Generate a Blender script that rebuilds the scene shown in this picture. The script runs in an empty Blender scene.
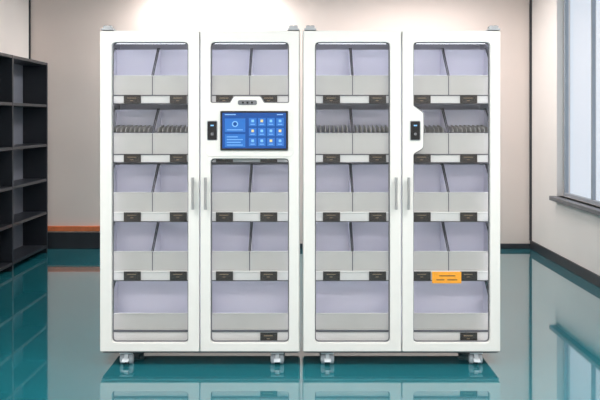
import bpy, bmesh, math
from mathutils import Vector, Matrix
S=bpy.context.scene
try:
    S.view_settings.view_transform='Standard'
    S.view_settings.look='None'
except Exception: pass
CZ=1.497; F=825.0; D=5.0; HY=120
def PX(px,y=0): return (px-300)/F*(D+y)
def PZ(py,y=0): return CZ-(py-HY)/F*(D+y)
def lin(c):
    return tuple(((v/255)/12.92 if v/255<=0.04045 else ((v/255+0.055)/1.055)**2.4) for v in c)+(1,)
def mat(name,rgb,rough=0.5,metal=0.0,emit=0,noise=0,scale=5,coat=0,spec=None,emc=None,bump=0):
    m=bpy.data.materials.new(name); m.use_nodes=True
    nt=m.node_tree; b=nt.nodes['Principled BSDF']
    c=lin(rgb); b.inputs['Base Color'].default_value=c
    b.inputs['Roughness'].default_value=rough; b.inputs['Metallic'].default_value=metal
    if spec is not None: b.inputs['Specular IOR Level'].default_value=spec
    if coat: b.inputs['Coat Weight'].default_value=coat
    if emit:
        b.inputs['Emission Color'].default_value=lin(emc or rgb); b.inputs['Emission Strength'].default_value=emit
    if noise or bump:
        tc=nt.nodes.new('ShaderNodeTexCoord'); n=nt.nodes.new('ShaderNodeTexNoise'); n.inputs['Scale'].default_value=scale
        nt.links.new(tc.outputs['Object'],n.inputs['Vector'])
        if noise:
            r=nt.nodes.new('ShaderNodeValToRGB'); r.color_ramp.elements[0].position=0.3; r.color_ramp.elements[1].position=0.7
            r.color_ramp.elements[0].color=tuple(v*(1-noise) for v in c[:3])+(1,)
            r.color_ramp.elements[1].color=tuple(min(1,v*(1+noise)) for v in c[:3])+(1,)
            nt.links.new(n.outputs['Fac'],r.inputs['Fac']); nt.links.new(r.outputs['Color'],b.inputs['Base Color'])
        if bump:
            bp=nt.nodes.new('ShaderNodeBump'); bp.inputs['Strength'].default_value=bump; bp.inputs['Distance'].default_value=0.01
            nt.links.new(n.outputs['Fac'],bp.inputs['Height']); nt.links.new(bp.outputs['Normal'],b.inputs['Normal'])
    return m
M={}
M['wall']=mat('wall_paint',(234,219,212),0.7,noise=0.03,scale=1.2)
M['wallr']=mat('wall_paint_side',(234,227,223),0.7,noise=0.03,scale=1.2)
M['ceil']=mat('ceiling_paint',(240,239,237),0.8,noise=0.02)
M['floor']=mat('teal_epoxy',(33,114,126),0.04,noise=0.08,scale=0.7,coat=0.9,bump=0.012)
M['dark']=mat('dark_trim',(46,48,54),0.45,noise=0.1)
M['wood']=mat('orange_brown_trim',(224,122,74),0.5,noise=0.12,scale=12)
M['white']=mat('white_powder_coat',(224,222,219),0.38,noise=0.01,scale=20)
M['inner']=mat('cabinet_liner',(218,219,229),0.5,noise=0.01)
M['binf']=mat('bin_front_grey',(176,174,171),0.45,noise=0.03,scale=8)
M['bini']=mat('bin_inside',(228,228,240),0.5,noise=0.01)
M['edge']=mat('bin_edge_grey',(86,86,92),0.4,noise=0.02)
M['strip']=mat('shelf_strip',(202,201,199),0.35,noise=0.02)
M['gask']=mat('gasket_grey',(108,108,112),0.5,noise=0.02)
M['winf']=mat('window_frame_grey',(160,166,175),0.5,noise=0.02)
M['lab']=mat('label_holder',(40,35,33),0.3,noise=0.15,scale=60)
M['labt']=mat('label_text',(140,122,96),0.5,noise=0.2,scale=90)
M['orange']=mat('orange_tag',(246,166,40),0.5,noise=0.05,scale=40)
M['metal']=mat('brushed_steel',(176,176,178),0.3,0.8,noise=0.03,scale=40)
M['black']=mat('black_plastic',(20,20,24),0.25,noise=0.1)
M['shelfb']=mat('black_steel',(36,39,46),0.35,noise=0.1,scale=6)
M['shelfp']=mat('shelf_back_grey',(108,112,122),0.3,noise=0.05,scale=6)
M['caster']=mat('caster_plastic',(215,220,226),0.25,noise=0.05,scale=30)
M['cap']=mat('hinge_cap_grey',(165,167,172),0.4,noise=0.05,scale=30)
M['wheel']=mat('caster_wheel',(180,185,193),0.3,noise=0.05,scale=30)
M['screen']=mat('screen_blue',(10,50,110),0.2,emit=0.5,emc=(16,84,160))
M['scr2']=mat('screen_tile',(20,80,150),0.3,emit=0.5,emc=(36,112,190))
M['scr3']=mat('screen_text',(110,160,210),0.3,emit=0.35,emc=(150,200,240))
M['scr4']=mat('screen_icon',(210,190,130),0.3,emit=0.25)
M['led']=mat('led_diffuser',(245,246,255),0.4,emit=8)
M['lamp']=mat('lamp_diffuser',(255,250,244),0.4,emit=6)
def glassmat(name,tint,base):
    m=bpy.data.materials.new(name); m.use_nodes=True; nt=m.node_tree; nt.nodes.clear()
    o=nt.nodes.new('ShaderNodeOutputMaterial'); mx=nt.nodes.new('ShaderNodeMixShader')
    t=nt.nodes.new('ShaderNodeBsdfTransparent'); t.inputs['Color'].default_value=tint
    g=nt.nodes.new('ShaderNodeBsdfGlossy'); g.inputs['Roughness'].default_value=0.0
    lw=nt.nodes.new('ShaderNodeLayerWeight'); lw.inputs['Blend'].default_value=0.5
    p=nt.nodes.new('ShaderNodeMath'); p.operation='POWER'; p.inputs[1].default_value=4
    a=nt.nodes.new('ShaderNodeMath'); a.operation='MULTIPLY_ADD'; a.inputs[1].default_value=0.7; a.inputs[2].default_value=base
    nt.links.new(lw.outputs['Facing'],p.inputs[0]); nt.links.new(p.outputs[0],a.inputs[0]); nt.links.new(a.outputs[0],mx.inputs[0])
    nt.links.new(t.outputs[0],mx.inputs[1]); nt.links.new(g.outputs[0],mx.inputs[2]); nt.links.new(mx.outputs[0],o.inputs[0])
    return m
M['glass']=glassmat('door_glass',(0.98,0.98,0.99,1),0.03)
M['wglass']=glassmat('window_glass',(0.96,0.98,1,1),0.04)

def empty(name,loc=(0,0,0)):
    e=bpy.data.objects.new(name,None); e.location=loc; S.collection.objects.link(e); e.empty_display_size=0.1
    return e
class MB:
    def __init__(s): s.bm=bmesh.new(); s.mats=[]
    def mi(s,k):
        if k not in s.mats: s.mats.append(k)
        return s.mats.index(k)
    def box(s,x0,x1,y0,y1,z0,z1,k):
        x0,x1=sorted((x0,x1)); y0,y1=sorted((y0,y1)); z0,z1=sorted((z0,z1))
        s.prism([(x0,y0,z0),(x0,y1,z0),(x1,y1,z0),(x1,y0,z0)],(0,0,z1-z0),k)
    def prism(s,pts,off,k):
        i=s.mi(k); off=Vector(off)
        a=[s.bm.verts.new(p) for p in pts]; b=[s.bm.verts.new(Vector(p)+off) for p in pts]
        fs=[s.bm.faces.new(a),s.bm.faces.new(b[::-1])]
        n=len(a)
        for j in range(n): fs.append(s.bm.faces.new([a[j],b[j],b[(j+1)%n],a[(j+1)%n]]))
        for f in fs: f.material_index=i
    def cyl(s,c,r,l,axis,k,seg=24,r2=None):
        i=s.mi(k)
        R={'X':Matrix.Rotation(math.pi/2,4,'Y'),'Y':Matrix.Rotation(math.pi/2,4,'X'),'Z':Matrix.Identity(4)}[axis]
        d=bmesh.ops.create_cone(s.bm,cap_ends=True,segments=seg,radius1=r,radius2=r if r2 is None else r2,depth=l,matrix=Matrix.Translation(c)@R)
        for f in {f for v in d['verts'] for f in v.link_faces}: f.material_index=i
    def done(s,name,parent=None,bevel=0):
        bmesh.ops.recalc_face_normals(s.bm,faces=s.bm.faces)
        me=bpy.data.meshes.new(name); s.bm.to_mesh(me); s.bm.free()
        for k in s.mats: me.materials.append(M[k])
        o=bpy.data.objects.new(name,me); S.collection.objects.link(o)
        if parent: o.parent=parent
        if bevel:
            b=o.modifiers.new('bevel','BEVEL'); b.width=bevel; b.segments=2; b.limit_method='ANGLE'
        return o
def rounded(pts,r,seg=6):
    out=[]; n=len(pts)
    for i in range(n):
        p=Vector(pts[i]); a=Vector(pts[i-1]); b=Vector(pts[(i+1)%n])
        rr=r[i] if isinstance(r,(list,tuple)) else r
        u=(a-p).normalized(); v=(b-p).normalized()
        ang=u.angle(v); t=min(rr/math.tan(ang/2),(a-p).length*0.48,(b-p).length*0.48)
        s0=p+u*t; s1=p+v*t
        for j in range(seg+1):
            q=j/seg; out.append((s0*(1-q)**2+p*2*q*(1-q)+s1*q*q))
    return out
def plate(name,outer,holes,y0,y1,k,parent,bevel=0.0):
    cu=bpy.data.curves.new(name,'CURVE'); cu.dimensions='2D'; cu.fill_mode='BOTH'
    cu.extrude=max((y1-y0)/2-bevel,0.0002); cu.bevel_depth=bevel; cu.bevel_resolution=2; cu.offset=-bevel
    for pl in [outer]+holes:
        sp=cu.splines.new('POLY'); sp.points.add(len(pl)-1)
        for i,p in enumerate(pl): sp.points[i].co=(p[0],p[1],0,1)
        sp.use_cyclic_u=True
    t=bpy.data.objects.new('t',cu); S.collection.objects.link(t)
    t.rotation_euler=(math.pi/2,0,0); bpy.context.view_layer.update()
    me=bpy.data.meshes.new_from_object(t.evaluated_get(bpy.context.evaluated_depsgraph_get()))
    bpy.data.objects.remove(t); me.transform(Matrix.Translation((0,(y0+y1)/2,0))@Matrix.Rotation(math.pi/2,4,'X'))
    me.materials.clear(); me.materials.append(M[k]); me.name=name
    o=bpy.data.objects.new(name,me); S.collection.objects.link(o)
    if parent: o.parent=parent
    return o
def rect(a,b,c,d,r,y=0):
    return rounded([(PX(a,y),PZ(b,y)),(PX(c,y),PZ(b,y)),(PX(c,y),PZ(d,y)),(PX(a,y),PZ(d,y))],r)
def poly(pts,r,y=0): return rounded([(PX(a,y),PZ(b,y)) for a,b in pts],r)

# ---------------- room ----------------
XL=-3.15; XR=2.69; YB=4.6; YF=-7.0; H=3.05
def wallbox(name,*a,k='wall'):
    m=MB(); m.box(*a,k); return m.done(name)
wallbox('floor',XL-.1,XR+.1,YF-.1,YB+.1,-0.1,0,k='floor')
wallbox('ceiling',XL-.1,XR+.1,YF-.1,YB+.1,H,H+.1,k='ceil')
wallbox('wall_back',XL-.1,XR+.1,YB,YB+.1,0,H)
wallbox('wall_front',XL-.1,XR+.1,YF-.1,YF,0,H,k='wallr')
wallbox('wall_left',XL-.1,XL,YF,YB,0,H,k='wallr')
WY0,WY1,WZ0,WZ1=0.3,3.64,0.70,2.95
m=MB()
m.box(XR,XR+.14,WY1,YB,0,H,'wallr'); m.box(XR,XR+.14,YF,WY0,0,H,'wallr')
m.box(XR,XR+.14,WY0,WY1,0,WZ0,'wallr'); m.box(XR,XR+.14,WY0,WY1,WZ1,H,'wallr')
m.done('wall_right')
w=empty('window_1',(0,0,0))
m=MB()
fx0,fx1=XR+.07,XR+.11
m.box(fx0,fx1,WY0,WY1,WZ0,WZ0+.04,'winf'); m.box(fx0,fx1,WY0,WY1,WZ1-.05,WZ1,'winf')
for y in (WY0,1.1,1.95,2.8,WY1-.04): m.box(fx0,fx1,y,y+.03,WZ0+.04,WZ1-.05,'winf')
m.done('frame',w,0.004)
m=MB(); m.box(fx0+.015,fx0+.021,WY0+.02,WY1-.02,WZ0+.02,WZ1-.02,'wglass'); m.done('pane',w)
m=MB(); m.box(XR-.07,XR+.07,WY0-.05,WY1+.04,WZ0-.045,WZ0+.0,'gask'); m.done('sill',w,0.006)
m=MB(); m.box(XR-.018,XR,YF,YB,0,0.10,'dark'); m.done('baseboard_right',None,0.003)
m=MB(); m.box(-0.6,XR-.018,YB-.018,YB,0,0.06,'dark'); m.box(XL,-0.6,YB-.018,YB,0,0.19,'dark'); m.done('baseboard_back',None,0.003)
m=MB(); m.box(XL,XL+.018,YF,YB-.018,0,0.10,'dark'); m.done('baseboard_left',None,0.003)
m=MB(); m.box(XR-.022,XR,YB-.03,YB,0.1,H,'dark'); m.done('trim_1')
m=MB(); m.box(XL,XL+.016,YB-.02,YB,0.19,H,'dark'); m.done('trim_2')
m=MB(); m.box(XL+.02,-0.6,YB-.03,YB,0.205,0.265,'wood'); m.done('trim_3',None,0.003)

# ---------------- left shelving ----------------
sh=empty('black_shelving_unit')
m=MB(); SX1=-2.84; SX0=XL+.03
ys=[0.6,1.45,2.3,3.15,4.26]
zs=[0.06,0.44,0.81,1.20,1.64,2.11]
for y in ys: m.box(SX0,SX1,y,y+.03,0,2.14,'shelfb')
for z in zs: m.box(SX0,SX1-.003,ys[0],ys[-1]+.03,z,z+.03,'shelfb')
m.done('frame',sh,0.003)
m=MB(); m.box(SX0,SX0+.01,ys[0],ys[-1]+.03,0.06,2.14,'shelfp'); m.done('back_panel',sh)

# ---------------- cabinets ----------------
rows=[(93,76,104),(152,134,163),(210,193,222),(269,252,281)]
def cabinet(name,x0p,x1p,doors,kind):
    root=empty(name,((PX(x0p)+PX(x1p))/2,0,0)); ox=root.location.x
    objs=[]
    X0,X1=PX(x0p),PX(x1p); ZT,ZB=PZ(30),PZ(353)
    yf,yb=0.036,0.50
    XM=(PX(doors[0][1])+PX(doors[1][0]))/2
    m=MB()
    m.box(X0,X0+.018,yf,yb,ZB,ZT,'white'); m.box(X1-.018,X1,yf,yb,ZB,ZT,'white')
    m.box(X0+.018,X1-.018,yf,yb,ZT-.03,ZT,'white'); m.box(X0+.018,X1-.018,yf,yb,ZB,ZB+.035,'white')
    o=m.done('carcass',root,0.002); objs.append(o)
    m=MB(); m.box(X0+.018,X1-.018,yb-.015,yb,ZB+.035,ZT-.03,'inner')
    m.box(XM-.009,XM+.009,yf+.004,yb-.015,ZB+.035,ZT-.03,'inner')
    m.box(X0+.018,X0+.021,yf+.02,yb-.015,ZB+.035,ZT-.03,'inner'); m.box(X1-.021,X1-.018,yf+.02,yb-.015,ZB+.035,ZT-.03,'inner')
    objs.append(m.done('liner_and_divider',root))
    m=MB()
    for a,b,_ in doors:
        m.box(PX(a)+.002,PX(b)-.002,.0305,.0358,PZ(351)+.002,PZ(349.5),'gask'); m.box(PX(a)+.002,PX(b)-.002,.0305,.0358,PZ(33),PZ(31)-.002,'gask')
        m.box(PX(a)+.002,PX(a)+.012,.0305,.0358,PZ(349.5),PZ(33),'gask'); m.box(PX(b)-.012,PX(b)-.002,.0305,.0358,PZ(349.5),PZ(33),'gask')
    objs.append(m.done('door_seals',root))
    sm=MB(); bn=MB(); lb=MB(); ys=0.058; yb1=0.33
    for di,(a,b,labs) in enumerate(doors):
        if di==0: cx0,cx1=X0+.022,XM-.011
        else: cx0,cx1=XM+.011,X1-.022
        mid=(cx0+cx1)/2
        def bin_(x0,x1,zb,zf,zt):
            t=.004; y0=ys+.012; y1=yb1
            bn.box(x0+t,x1-t,y0,y1,zb,zb+t,'bini')
            bn.box(x0,x1,y0-.006,y0,zb,zf,'binf')
            bn.box(x0,x1,y0-.009,y0+.002,zf,zf+.004,'strip')
            bn.box(x0+t,x1-t,y1-t,y1,zb,zt,'bini')
            for xs in (x0,x1-t):
                bn.prism([(xs,y0,zb),(xs,y1,zb),(xs,y1,zt),(xs,y1-.05,zt),(xs,y0,zf)],(t,0,0),'bini')
                bn.prism([(xs-.0005,y1,zt),(xs-.0005,y1-.05,zt),(xs-.0005,y0,zf),(xs-.0005,y0,zf+.006),(xs-.0005,y1-.05,zt+.006),(xs-.0005,y1,zt+.006)],(t+.001,0,0),'edge')
        for ri,(pb,pf,ps) in enumerate(rows):
            zt=PZ(pb+2,ys); zl=PZ(ps,ys)
            sm.box(cx0,cx1,ys,ys+.012,zl,zt,'strip')
            sm.box(cx0,cx1,ys+.012,yb-.016,zt-.014,zt,'strip')
            sm.box(cx0,cx1,ys-.004,ys,zt-.006,zt+.001,'white' if ri in (2,3) else 'edge')  # white lip on two rows stands in for the gloss highlight on the shelf front
            sm.box(cx0,cx1,ys-.003,ys,zl,zl+.006,'edge')
            zb=zt+.001; zf=PZ(pf,ys)
            hb=0.275 if ri else 0.30
            bin_(cx0+.006,mid-.003,zb,zf,zb+hb); bin_(mid+.003,cx1-.006,zb,zf,zb+hb)
            bn.box(mid-.003,mid+.003,ys+.006,ys+.010,zb,zf,'edge')
            if ri==1:
                for bx0,bx1 in ((cx0+.006,mid-.003),(mid+.003,cx1-.006)):
                    n=10
                    for j in range(1,n):
                        x=bx0+(bx1-bx0)*j/n
                        bn.prism([(x,ys+.02,zb+.01),(x,yb1-.02,zb+.01),(x,yb1-.02,zf+.055),(x,ys+.06,zf+.04),(x,ys+.02,zf+.028)],(.0025,0,0),'binf')
                    bn.box(bx0+.006,bx1-.006,ys+.018,ys+.022,zb+.01,zf+.010,'edge')
            for lx in labs:
                lb.box(PX(lx-8.5,ys),PX(lx+8.5,ys),ys-.008,ys,PZ(pb+2.2,ys),PZ(ps-.5,ys),'lab')
                lb.box(PX(lx-5,ys),PX(lx+4,ys),ys-.009,ys-.0078,PZ(pb+4.8,ys),PZ(pb+5.4,ys),'labt')
                lb.box(PX(lx-2,ys),PX(lx+1,ys),ys-.009,ys-.0078,PZ(pb+7.4,ys),PZ(pb+8.0,ys),'labt')
        zt=PZ(330,ys)
        sm.box(cx0,cx1,ys,ys+.012,ZB+.036,zt,'strip'); sm.box(cx0,cx1,ys+.012,yb-.016,zt-.014,zt,'strip')
        sm.box(cx0,cx1,ys-.004,ys,zt-.012,zt+.001,'edge')
        bin_(cx0+.012,cx1-.012,zt+.001,PZ(314,ys),zt+.265)
        if di==1:
            lx=labs[1]
            lb.box(PX(lx-8.5,ys),PX(lx+8.5,ys),ys-.008,ys,PZ(332.5,ys),PZ(341.5,ys),'lab')
            lb.box(PX(lx-5,ys),PX(lx+4,ys),ys-.009,ys-.0078,PZ(335,ys),PZ(335.8,ys),'labt')
            lb.box(PX(lx-2,ys),PX(lx+1,ys),ys-.009,ys-.0078,PZ(338,ys),PZ(338.8,ys),'labt')
    if kind=='plain':
        lb.box(PX(432,ys),PX(461,ys),ys-.010,ys,PZ(271.5,ys),PZ(283,ys),'orange')
        for a_,b_,z_ in ((439,455,275.5),(436,444,279.5),(447,457,279.5)):
            lb.box(PX(a_,ys),PX(b_,ys),ys-.0115,ys-.010,PZ(z_-.4,ys),PZ(z_+.4,ys),'lab')
    objs.append(sm.done('shelves',root)); objs.append(bn.done('bins',root)); objs.append(lb.done('shelf_labels',root))
    m=MB()
    for a_,b_ in ((X0+.05,XM-.04),(XM+.04,X1-.05)):
        m.box(a_,b_,0.05,0.062,ZT-.078,ZT-.066,'led')
        m.box(a_,b_,0.05,0.064,ZT-.066,ZT-.03,'edge')
    for x in (X0+.024,XM-.023,XM+.011,X1-.036):
        m.box(x,x+.012,0.040,0.048,ZB+.06,ZT-.08,'led')  # glowing side strips added behind the door frames to brighten the interior
    objs.append(m.done('led_bars',root))
    for di,(a,b,labs) in enumerate(doors):
        holes=[]; L,R=a+11,b-11
        if di==0 : L+=.5
        r=0.028
        if kind=='screen' and di==1:
            holes.append(poly([(L-1,42),(R+1,42),(R+1,103),(264,103),(260,96.5),(234,96.5),(230,103),(L-1,103)],[r,r,.012,.012,.012,.012,.012,.012]))
            holes.append(rect(L-1,158.5,R+1,343,r))
        elif kind=='plain' and di==1:
            holes.append(poly([(L,42),(R+1,42),(R+1,343),(L,343),(L,154),(L+10,148),(L+10,113),(L,106)],[r,r,r,r,.02,.03,.03,.02]))
        else: holes.append(rect(L,42,R,343,r))
        objs.append(plate('door_%d'%(di+1),rect(a,31,b,351.5,0.006),holes,0,0.03,'white',root,0.0022))
        for hi,h in enumerate(holes):
            n=len(h); ins=[]
            area=sum(h[i-1][0]*h[i][1]-h[i][0]*h[i-1][1] for i in range(n)); sg=1 if area>0 else -1
            for i in range(n):
                e=(h[(i+1)%n]-h[i-1]).normalized(); nn=Vector((-e.y,e.x))*sg
                ins.append(h[i]+nn*0.007)
            outr=[]
            for i in range(n):
                e=(h[(i+1)%n]-h[i-1]).normalized(); nn=Vector((-e.y,e.x))*sg
                outr.append(h[i]-nn*0.004)
            objs.append(plate('gasket_%d_%d'%(di+1,hi+1),outr,[ins],0.0305,0.034,'gask',root))
            me=bpy.data.meshes.new('glass'); g=bpy.data.objects.new('glass_%d_%d'%(di+1,hi+1),me)
            me.from_pydata([(p[0],0.02,p[1]) for p in (h if sg>0 else h[::-1])],[],[list(range(n))]); me.materials.append(M['glass'])
            S.collection.objects.link(g); g.parent=root; objs.append(g)
    gx=(doors[0][1]+doors[1][0])/2
    m=MB()
    for hx in (gx-6.3,gx+6.2):
        x=PX(hx)
        m.cyl((x,-0.035,PZ(193)),0.0085,PZ(177)-PZ(209),'Z','metal')
        for pz in (181,205): m.cyl((x,-0.017,PZ(pz)),0.005,0.036,'Y','metal')
    objs.append(m.done('handles',root,0.001))
    m=MB()
    for px in (x0p+7.5,x1p-6.5):
        x=PX(px)
        m.box(x-.036,x+.036,0.0,0.10,ZT,ZT+.010,'cap'); m.box(x-.026,x+.026,0.008,0.07,ZT+.010,ZT+.026,'cap')
        m.cyl((x-.014,0.03,ZT+.027),0.010,0.008,'Z','metal'); m.cyl((x+.014,0.03,ZT+.027),0.010,0.008,'Z','metal')
    objs.append(m.done('hinge_brackets',root,0.0015))
    m=MB(); m.box(X0+.01,X1-.01,yf+.01,yb-.01,ZB-.012,ZB,'gask'); objs.append(m.done('base_frame',root))
    m=MB(); zb0=ZB-.012
    for px in (x0p+25,x1p-23):
        for cy in (0.075,0.42):
            x=PX(px)
            m.box(x-.04,x+.04,cy-.03,cy+.03,zb0-.006,zb0,'caster')
            m.cyl((x,cy,zb0-.012),0.014,0.014,'Z','metal')
            pts=[]; R=.035; zc=.031
            for j in range(9):
                an=math.radians(10+160*j/8); pts.append((x-.013,cy+R*math.cos(an),zc+R*math.sin(an)))
            for j in range(8,-1,-1):
                an=math.radians(10+160*j/8); pts.append((x-.013,cy+(R-.02)*math.cos(an),zc+(R-.02)*math.sin(an)))
            m.prism(pts,(.026,0,0),'caster')
            for s in (-1,1):
                m.cyl((x+s*.027,cy,.0285),.0285,.022,'X','wheel',32)
                m.cyl((x+s*.039,cy,.0285),.018,.004,'X','caster',24)
            m.cyl((x,cy,.0285),.006,.05,'X','metal',16)
            m.prism([(x+.02,cy-.03,.034),(x-.02,cy-.03,.034),(x-.02,cy-.062,.024),(x+.02,cy-.062,.024)],(0,0,.006),'caster')
    objs.append(m.done('casters',root,0.001))
    rx=212.3 if kind=='screen' else 415.2
    objs.append(plate('lock_reader_bezel',rect(rx-5.3,120.5,rx+5.3,140.5,.008),[],-0.004,0.001,'cap',root,0.001))
    objs.append(plate('lock_reader',rect(rx-4.6,121.3,rx+4.6,139.7,.006),[],-0.009,-0.003,'black',root,0.001))
    m=MB(); m.cyl((PX(rx),-0.010,PZ(134)),0.009,0.003,'Y','gask'); m.box(PX(rx-1.6),PX(rx+1.6),-.0105,-.009,PZ(126.2),PZ(124.8),'scr3'); objs.append(m.done('lock_detail',root))
    if kind=='screen':
        objs.append(plate('console_panel',poly([(206,106),(229,106),(234,98.5),(260,98.5),(265,106),(291,106),(293,108),(293,154),(290,156.5),(209,156.5),(206,154)],.01),[],-0.0035,0.001,'white',root,0.0015))
        objs.append(plate('camera_slot',rect(238,100.2,257,105,.012),[],-0.007,-0.003,'gask',root,0.0008))
        m=MB()
        for px in (243,247.5,252): m.cyl((PX(px),-.008,PZ(102.6)),.006,.003,'Y','black')
        objs.append(m.done('camera_lenses',root))
        objs.append(plate('screen_bezel',rect(220.5,111,288,150.3,.004),[],-0.012,-0.003,'black',root,0.001))
        m=MB(); yy=-.0125
        m.box(PX(222.5),PX(286),yy,-.0118,PZ(148.3),PZ(112.8),'screen')
        def q(a_,b_,c_,d_,k,dy=.0006): m.box(PX(a_),PX(c_),yy-dy,yy,PZ(d_),PZ(b_),k)
        q(225,114.2,236,115,'scr3'); q(277,114.2,283,115,'scr3')
        for i in range(4):
            for j in range(3):
                cx=249+i*9.1; cy=118+j*9.9
                q(cx,cy,cx+7.6,cy+8.2,'scr2'); q(cx+2.5,cy+1.6,cx+5.1,cy+4.2,'scr4' if (i+j)%3==1 else 'scr3',.0012); q(cx+1.6,cy+6,cx+6,cy+6.6,'scr3',.0012)
        q(225,118.4,245.5,132,'scr2'); q(225,134,245.5,147,'scr2')
        m.cyl((PX(235.2),yy-.0006,PZ(124)),.018,.0012,'Y','scr3'); m.cyl((PX(235.2),yy-.0010,PZ(124)),.012,.0012,'Y','screen')
        for zz,x2 in ((129.5,243),(136.5,238),(139.2,243),(141.9,241),(144.6,243)): q(227,zz,x2,zz+.7,'scr3',.0012)
        objs.append(m.done('screen_display',root))
    for o in objs: o.matrix_parent_inverse=Matrix.Translation((-ox,0,0))
    return root
cabinet('smart_medicine_cabinet',99.4,300,[(100,199.2,(132.5,178.5)),(200.4,299,(224.5,268.8))],'screen')
c2=cabinet('smart_medicine_cabinet.001',302.8,501,[(303.4,401.2,(331.5,377.5)),(402.4,500.3,(422,468.5))],'plain')

# ---------------- lights ----------------
def panel(i,x,y,sx,sy,e,col=(1,.975,.95)):
    r=empty('ceiling_light' if i==0 else 'ceiling_light.%03d'%i,(x,y,H))
    m=MB(); m.box(-sx/2-.03,sx/2+.03,-sy/2-.03,sy/2+.03,-.03,0,'white'); m.box(-sx/2,sx/2,-sy/2,sy/2,-.034,-.029,'lamp'); m.done('fixture',r)
    l=bpy.data.lights.new('lamp','AREA'); l.shape='RECTANGLE'; l.size=sx; l.size_y=sy; l.energy=e; l.color=col
    o=bpy.data.objects.new('lamp',l); S.collection.objects.link(o); o.parent=r; o.location=(0,0,-.05)
panel(0,-1.0,4.3,0.9,.22,60,(1,.98,.96))
panel(1,1.35,3.6,1.2,.3,34,(1,.94,.91))
panel(2,-1.5,-1.8,1.2,.6,62)
panel(3,1.5,-1.8,1.2,.6,62)
panel(4,-1.5,-4.8,1.2,.6,62)
panel(5,1.5,-4.8,1.2,.6,62)
W=bpy.data.worlds.new('world'); S.world=W; W.use_nodes=True
W.node_tree.nodes['Background'].inputs[0].default_value=(0.80,0.86,0.94,1); W.node_tree.nodes['Background'].inputs[1].default_value=1.2

cam=bpy.data.cameras.new('camera'); co=bpy.data.objects.new('camera',cam); S.collection.objects.link(co)
co.location=(0,-D,CZ); co.rotation_euler=(math.pi/2,0,0); cam.sensor_width=36; cam.lens=F/600*36; cam.shift_y=-(200-HY)/600
S.camera=co
